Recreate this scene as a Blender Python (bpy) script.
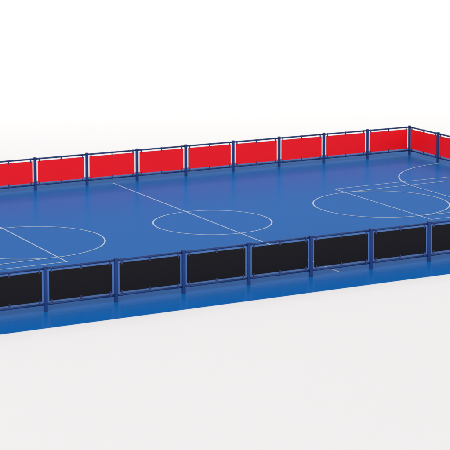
import bpy, bmesh, math
from mathutils import Vector, Matrix

scene = bpy.context.scene
C = scene.collection
for o in list(bpy.data.objects):
    bpy.data.objects.remove(o)

# ------------------------------------------------------------------ camera
BAY = 2.0                      # one fence bay, metres
F_PX, PPX, PPY = 1735.9, 246.14, 21.77
YAW, PITCH = math.radians(28.3586), math.radians(5.1304)
cam_d = bpy.data.cameras.new('camera')
cam = bpy.data.objects.new('camera', cam_d)
C.objects.link(cam)
cam.location = (-19.2299 * BAY, -20.7346 * BAY, 5.77395 * BAY)
cam.rotation_euler = (math.pi / 2 - PITCH, 0, -YAW)
cam_d.sensor_width = 36
cam_d.lens = F_PX * 36 / 450
cam_d.shift_x = (225 - PPX) / 450
cam_d.shift_y = (PPY - 225) / 450
cam_d.clip_start = 0.1
cam_d.clip_end = 3000
scene.camera = cam

# ------------------------------------------------------------------ studio light
HORIZON, ZENITH = 1.0, 0.95
FRONT, REAR = 1.64, 0.50
w = bpy.data.worlds.new('World')
scene.world = w
w.use_nodes = True
nt = w.node_tree
bg = nt.nodes['Background']
tc = nt.nodes.new('ShaderNodeTexCoord')
sx = nt.nodes.new('ShaderNodeSeparateXYZ')
nt.links.new(tc.outputs['Generated'], sx.inputs[0])
mr = nt.nodes.new('ShaderNodeMapRange')        # made-up surround glow, slightly dimmer toward the zenith
mr.interpolation_type = 'SMOOTHSTEP'
mr.inputs['From Min'].default_value = 0.25
mr.inputs['From Max'].default_value = 0.90
mr.inputs['To Min'].default_value = HORIZON
mr.inputs['To Max'].default_value = ZENITH
nt.links.new(sx.outputs['Z'], mr.inputs['Value'])
dp = nt.nodes.new('ShaderNodeVectorMath'); dp.operation = 'DOT_PRODUCT'
dp.inputs[1].default_value = (math.sin(YAW), math.cos(YAW), 0.0)
nt.links.new(tc.outputs['Generated'], dp.inputs[0])
mr2 = nt.nodes.new('ShaderNodeMapRange')       # invented glow: stronger behind the camera for red boards, weaker ahead
mr2.interpolation_type = 'SMOOTHSTEP'
mr2.inputs['From Min'].default_value = -0.8
mr2.inputs['From Max'].default_value = 0.8
mr2.inputs['To Min'].default_value = FRONT
mr2.inputs['To Max'].default_value = REAR
nt.links.new(dp.outputs['Value'], mr2.inputs['Value'])
mu = nt.nodes.new('ShaderNodeMath'); mu.operation = 'MULTIPLY'
nt.links.new(mr.outputs['Result'], mu.inputs[0])
nt.links.new(mr2.outputs['Result'], mu.inputs[1])
nt.links.new(mu.outputs['Value'], bg.inputs['Strength'])
bg.inputs['Color'].default_value = (1.0, 0.995, 0.995, 1)


def area(name, loc, target, size, power):
    d = bpy.data.lights.new(name, 'AREA')
    d.shape = 'RECTANGLE'; d.size, d.size_y = size
    d.energy = power
    d.color = (1.0, 0.99, 0.98)
    o = bpy.data.objects.new(name, d)
    C.objects.link(o)
    o.location = loc
    o.rotation_euler = (Vector(target) - Vector(loc)).to_track_quat('-Z', 'Y').to_euler()
    return o


KEY, BACK = 30000, 290000
area('added_front_fill', (-88, -66, 17), (-12, 14, 0), (60, 14), KEY)  # unseen area light, added to brighten the red board faces
area('added_rear_fill', (52, 112, 66), (62, 138, 0), (150, 40), BACK)  # added out of view to whiten the ground beyond the far fence

scene.view_settings.view_transform = 'Standard'
scene.view_settings.look = 'None'
scene.view_settings.exposure = 0
scene.view_settings.gamma = 1


# ------------------------------------------------------------------ materials
def principled(name, col, rough=0.5, spec=0.5, metal=0.0, coat=0.0):
    m = bpy.data.materials.new(name)
    m.use_nodes = True
    b = m.node_tree.nodes['Principled BSDF']
    b.inputs['Base Color'].default_value = (*col, 1)
    b.inputs['Roughness'].default_value = rough
    b.inputs['Specular IOR Level'].default_value = spec
    b.inputs['Metallic'].default_value = metal
    b.inputs['Coat Weight'].default_value = coat
    b.inputs['Coat Roughness'].default_value = 0.2
    return m


def vary(m, scale, amount, rough_amount=0.0, bump=0.0, bump_scale=None, dist=0.01):
    """slow tonal variation, roughness variation and grain in object space"""
    t = m.node_tree
    b = t.nodes['Principled BSDF']
    co = t.nodes.new('ShaderNodeTexCoord')
    n = t.nodes.new('ShaderNodeTexNoise')
    n.inputs['Scale'].default_value = scale
    n.inputs['Detail'].default_value = 5
    t.links.new(co.outputs['Object'], n.inputs['Vector'])
    r = t.nodes.new('ShaderNodeMapRange')
    r.inputs['To Min'].default_value = 1 - amount
    r.inputs['To Max'].default_value = 1 + amount
    t.links.new(n.outputs['Fac'], r.inputs['Value'])
    mx = t.nodes.new('ShaderNodeVectorMath'); mx.operation = 'SCALE'
    mx.inputs[0].default_value = b.inputs['Base Color'].default_value[:3]
    t.links.new(r.outputs['Result'], mx.inputs['Scale'])
    t.links.new(mx.outputs['Vector'], b.inputs['Base Color'])
    if rough_amount:
        r2 = t.nodes.new('ShaderNodeMapRange')
        v = b.inputs['Roughness'].default_value
        r2.inputs['To Min'].default_value = v - rough_amount
        r2.inputs['To Max'].default_value = v + rough_amount
        t.links.new(n.outputs['Fac'], r2.inputs['Value'])
        t.links.new(r2.outputs['Result'], b.inputs['Roughness'])
    if bump:
        n2 = t.nodes.new('ShaderNodeTexNoise')
        n2.inputs['Scale'].default_value = bump_scale
        n2.inputs['Detail'].default_value = 3
        t.links.new(co.outputs['Object'], n2.inputs['Vector'])
        bp = t.nodes.new('ShaderNodeBump')
        bp.inputs['Strength'].default_value = bump
        bp.inputs['Distance'].default_value = dist
        t.links.new(n2.outputs['Fac'], bp.inputs['Height'])
        t.links.new(bp.outputs['Normal'], b.inputs['Normal'])
    return m


def sheen_floor(name, col, rough, gain, base_f=0.0, scale=0.5, amount=0.03):
    """matt colour under a weak glossy film: diffuse + fresnel-weighted glossy"""
    m = bpy.data.materials.new(name)
    m.use_nodes = True
    t = m.node_tree
    t.nodes.remove(t.nodes['Principled BSDF'])
    out = t.nodes['Material Output']
    co = t.nodes.new('ShaderNodeTexCoord')
    n = t.nodes.new('ShaderNodeTexNoise')
    n.inputs['Scale'].default_value = scale
    n.inputs['Detail'].default_value = 6
    t.links.new(co.outputs['Object'], n.inputs['Vector'])
    r = t.nodes.new('ShaderNodeMapRange')
    r.inputs['To Min'].default_value = 1 - amount
    r.inputs['To Max'].default_value = 1 + amount
    t.links.new(n.outputs['Fac'], r.inputs['Value'])
    mx = t.nodes.new('ShaderNodeVectorMath'); mx.operation = 'SCALE'
    mx.inputs[0].default_value = col
    t.links.new(r.outputs['Result'], mx.inputs['Scale'])
    d = t.nodes.new('ShaderNodeBsdfDiffuse')
    t.links.new(mx.outputs['Vector'], d.inputs['Color'])
    g = t.nodes.new('ShaderNodeBsdfGlossy')
    g.inputs['Roughness'].default_value = rough
    fr = t.nodes.new('ShaderNodeFresnel'); fr.inputs['IOR'].default_value = 1.45
    k = t.nodes.new('ShaderNodeMath'); k.operation = 'MULTIPLY_ADD'
    k.inputs[1].default_value = gain
    k.inputs[2].default_value = base_f
    t.links.new(fr.outputs['Fac'], k.inputs[0])
    ms = t.nodes.new('ShaderNodeMixShader')
    t.links.new(k.outputs['Value'], ms.inputs['Fac'])
    t.links.new(d.outputs['BSDF'], ms.inputs[1])
    t.links.new(g.outputs['BSDF'], ms.inputs[2])
    t.links.new(ms.outputs['Shader'], out.inputs['Surface'])
    return m


M_ground = sheen_floor('white_studio_floor', (0.80, 0.788, 0.786), 0.45, 0.25, scale=0.08, amount=0.006)
M_court = sheen_floor('blue_court_coating', (0.003, 0.116, 0.410), 0.24, 0.27, 0.0, scale=0.35, amount=0.03)
M_edge = principled('pale_base_layer', (0.45, 0.50, 0.56), 0.7, 0.3)
M_line = sheen_floor('white_line_paint', (0.42, 0.52, 0.67), 0.28, 0.16, 0.015, scale=6, amount=0.05)
M_post = vary(principled('blue_powder_coated_steel', (0.011, 0.038, 0.165), 0.38, 0.16), 3, 0.06, 0.05)
M_rail = vary(principled('blue_tube_steel', (0.011, 0.036, 0.14), 0.34, 0.16), 3, 0.05, 0.05)
M_clip = principled('dark_blue_clip', (0.018, 0.030, 0.13), 0.5, 0.4)
M_red = vary(principled('red_board_face', (0.82, 0.003, 0.010), 0.5, 0.25), 1.2, 0.03, 0.05)
M_black = vary(principled('black_board_back', (0.006, 0.0055, 0.008), 0.6, 0.12), 1.5, 0.08, 0.05)

M_clear = bpy.data.materials.new('hazy_clear_sheet')
M_clear.use_nodes = True
t = M_clear.node_tree
t.nodes.remove(t.nodes['Principled BSDF'])
tr = t.nodes.new('ShaderNodeBsdfTransparent'); tr.inputs['Color'].default_value = (0.98, 0.98, 0.99, 1)
df = t.nodes.new('ShaderNodeBsdfDiffuse'); df.inputs['Color'].default_value = (0.88, 0.88, 0.92, 1)
tl = t.nodes.new('ShaderNodeBsdfTranslucent'); tl.inputs['Color'].default_value = (0.88, 0.88, 0.92, 1)
m1 = t.nodes.new('ShaderNodeMixShader'); m1.inputs['Fac'].default_value = 0.5
t.links.new(df.outputs[0], m1.inputs[1]); t.links.new(tl.outputs[0], m1.inputs[2])
m2 = t.nodes.new('ShaderNodeMixShader'); m2.inputs['Fac'].default_value = 0.03
t.links.new(tr.outputs[0], m2.inputs[1]); t.links.new(m1.outputs[0], m2.inputs[2])
t.links.new(m2.outputs[0], t.nodes['Material Output'].inputs['Surface'])


# ------------------------------------------------------------------ mesh helpers
def link(name, bm, mats, parent=None, loc=(0, 0, 0), smooth=False):
    me = bpy.data.meshes.new(name)
    bm.normal_update()
    bm.to_mesh(me); bm.free()
    for m in (mats if isinstance(mats, (list, tuple)) else [mats]):
        me.materials.append(m)
    if smooth:
        for p in me.polygons:
            p.use_smooth = True
    o = bpy.data.objects.new(name, me)
    C.objects.link(o)
    o.location = loc
    if parent:
        o.parent = parent
    return o


def box(bm, a, b, bevel=0.0, mat=0):
    r = bmesh.ops.create_cube(bm, size=1.0)
    vs = r['verts']
    for v in vs:
        v.co = Vector([(a[i] + b[i]) / 2 + v.co[i] * (b[i] - a[i]) for i in range(3)])
    fs = {f for v in vs for f in v.link_faces}
    for f in fs:
        f.material_index = mat
    if bevel:
        es = list({e for v in vs for e in v.link_edges})
        bmesh.ops.bevel(bm, geom=es, offset=bevel, segments=2, affect='EDGES', profile=0.6)


def tube(bm, x0, x1, y, z, r, seg=16):
    rings = []
    for x in (x0, x1):
        rings.append([bm.verts.new((x, y + r * math.cos(2 * math.pi * k / seg), z + r * math.sin(2 * math.pi * k / seg))) for k in range(seg)])
    for k in range(seg):
        j = (k + 1) % seg
        f = bm.faces.new((rings[0][k], rings[0][j], rings[1][j], rings[1][k]))
        f.smooth = True
    bm.faces.new(list(reversed(rings[0]))); bm.faces.new(rings[1])
    bmesh.ops.recalc_face_normals(bm, faces=bm.faces)


def strip(bm, pts, width, z=0.0, closed=False):
    """flat painted line following a polyline with mitred corners"""
    n = len(pts)
    L, Rr = [], []
    for i, p in enumerate(pts):
        p = Vector(p)
        if closed:
            a, b = Vector(pts[(i - 1) % n]), Vector(pts[(i + 1) % n])
        else:
            a = Vector(pts[i - 1]) if i else p
            b = Vector(pts[i + 1]) if i < n - 1 else p
        d1 = (p - a).normalized() if (p - a).length > 1e-9 else (b - p).normalized()
        d2 = (b - p).normalized() if (b - p).length > 1e-9 else d1
        n1 = Vector((-d1.y, d1.x)); n2 = Vector((-d2.y, d2.x))
        m = (n1 + n2).normalized()
        k = width / 2 / max(0.3, m.dot(n1))
        L.append(bm.verts.new((p.x + m.x * k, p.y + m.y * k, z)))
        Rr.append(bm.verts.new((p.x - m.x * k, p.y - m.y * k, z)))
    rng = range(n) if closed else range(n - 1)
    for i in rng:
        j = (i + 1) % n
        bm.faces.new((Rr[i], Rr[j], L[j], L[i]))


# ------------------------------------------------------------------ setting
bm = bmesh.new()
S = 900
v = [bm.verts.new(p) for p in ((-S, -S, 0), (S, -S, 0), (S, S, 0), (-S, S, 0))]
bm.faces.new(v)
g = link('ground', bm, M_ground)
g['kind'] = 'structure'

LX, LY = 13 * BAY, 8 * BAY
OUT = 1.58
T = 0.010
bm = bmesh.new()
box(bm, (-LX - OUT, -OUT, 0.0), (OUT, LY + OUT, T), bevel=0.002)
for f in bm.faces:
    f.material_index = 0 if f.normal.z > 0.9 else 1
bm.normal_update()
for f in bm.faces:
    f.material_index = 0 if f.normal.z > 0.5 else 1
court = link('court_floor', bm, [M_court, M_edge], loc=(0, 0, 0))
court['kind'] = 'structure'

LW = 0.047
zl = [T + 0.003]


def marking(name, pts, closed=False, parent=court):
    bm = bmesh.new()
    strip(bm, pts, LW, 0, closed)
    o = link(name, bm, M_line, parent, (0, 0, zl[0]))
    zl[0] += 0.0012
    return o


def circ(cx, cy, r, n=128, a0=0, a1=2 * math.pi, end=False):
    k = n + 1 if end else n
    return [(cx + r * math.cos(a0 + (a1 - a0) * i / n), cy + r * math.sin(a0 + (a1 - a0) * i / n)) for i in range(k)]


cx, cy = -LX / 2, LY / 2
marking('halfway_line', [(cx, 0.06), (cx, LY - 0.06)])
marking('centre_circle', circ(cx, cy, 0.965 * BAY), True)
for s, x0 in ((-1, 0.0), (1, -LX)):
    base = zl[0]
    xe = x0 + s * 0.06
    kx = x0 + s * (3.25 if s < 0 else 3.325) * BAY
    marking('key_outline', [(xe, cy + 1.58 * BAY), (kx, cy + 1.54 * BAY), (kx, cy - 1.51 * BAY), (xe, cy - 1.51 * BAY)])
    marking('free_throw_circle', circ(kx, cy, 1.165 * BAY), True)
    for q in (1, -1):
        marking('lane_line', [(kx + s * 0.1, cy + q * 1.165 * BAY), (kx - s * 1.0 * BAY, cy + q * 1.215 * BAY), (xe, cy + q * 1.235 * BAY)])
    R = 1.86 * BAY
    gy = 1.0 * BAY
    a = []
    n = 40
    for i in range(n + 1):
        th = math.pi / 2 * i / n
        a.append((x0 + s * R * math.sin(th), cy + gy + R * math.cos(th)))
    for i in range(n + 1):
        th = math.pi / 2 * i / n
        a.append((x0 + s * R * math.cos(th), cy - gy - R * math.sin(th)))
    a[0] = (xe, a[0][1]); a[-1] = (xe, a[-1][1])
    marking('goal_area_arc', a)
    zl[0] = base

# ------------------------------------------------------------------ fence
PW = 0.088                     # square post
H_POST = 1.17
Z_TOP, Z_BOT, R_RAIL = 1.128, 0.185, 0.030
P0, P1 = 0.104, BAY - 0.104    # board extent along the bay
PZ0, PZ1 = 0.262, 1.048


def mesh_once(name, build, mats):
    bm = bmesh.new(); build(bm); bm.normal_update()
    me = bpy.data.meshes.new(name); bm.to_mesh(me); bm.free()
    for m in mats:
        me.materials.append(m)
    return me


me_post = mesh_once('post', lambda b: box(b, (-PW / 2, -PW / 2, 0), (PW / 2, PW / 2, H_POST), 0.007), [M_post])
me_cap = mesh_once('cap', lambda b: box(b, (-PW / 2 - .004, -PW / 2 - .004, H_POST + .0005), (PW / 2 + .004, PW / 2 + .004, H_POST + .016), 0.006), [M_post])
me_rail = mesh_once('rail', lambda b: tube(b, PW / 2 - .004, BAY - PW / 2 + .004, 0, 0, R_RAIL), [M_rail])


def build_board(b):
    box(b, (P0, -0.009, PZ0), (P1, 0.009, PZ1), 0.002)
    b.normal_update()
    for f in b.faces:
        f.material_index = 0 if f.normal.y > 0.3 else 1


me_board = mesh_once('board', build_board, [M_red, M_black])
me_clear = mesh_once('clear_sheet', lambda b: box(b, (PW / 2 + .010, -0.003, Z_BOT + R_RAIL + .004), (BAY - PW / 2 - .010, 0.003, Z_TOP - R_RAIL - .004)), [M_clear])


def build_clip(b):              # saddle round the rail with a tongue gripping the board
    box(b, (-0.020, -0.016, 0.0), (0.020, 0.016, 0.100), 0.004)
    tube(b, -0.020, 0.020, 0, -0.022, R_RAIL + 0.006, 14)


me_clip = mesh_once('clip', build_clip, [M_clip])


def child(name, me, parent, loc=(0, 0, 0), rot=(0, 0, 0)):
    o = bpy.data.objects.new(name, me)
    C.objects.link(o)
    o.parent = parent
    o.location = loc
    o.rotation_euler = rot
    return o


def fence(start, rz, bays, label):
    e = bpy.data.objects.new('court_fence', None)
    C.objects.link(e)
    e.location = (start[0], start[1], T)
    e.rotation_euler = (0, 0, rz)
    e['label'] = label
    e['category'] = 'fence'
    e['group'] = 'fence runs around the blue court'
    for i in range(bays):
        p = child('post', me_post, e, (i * BAY, 0, 0))
        child('cap', me_cap, p)
        child('rail', me_rail, e, (i * BAY, 0, Z_TOP))
        child('rail', me_rail, e, (i * BAY, 0, Z_BOT))
        b = child('board', me_board, e, (i * BAY, 0, 0))
        child('clear_sheet', me_clear, b)
        for x in (0.165, BAY / 2, BAY - 0.165):
            child('clip', me_clip, b, (x, 0, Z_BOT + 0.022))
            child('clip', me_clip, b, (x, 0, Z_TOP - 0.022), (math.pi, 0, 0))
    return e


fence((-LX, 0), 0, 13, 'long near fence showing the black backs of its boards to the viewer')
fence((0, 0), math.pi / 2, 8, 'short end fence of red boards turning toward us at the right edge')
fence((0, LY), math.pi, 13, 'long far fence of bright red boards across the back of the court')
fence((-LX, LY), -math.pi / 2, 8, 'short end fence of red boards closing the far left end of the court')
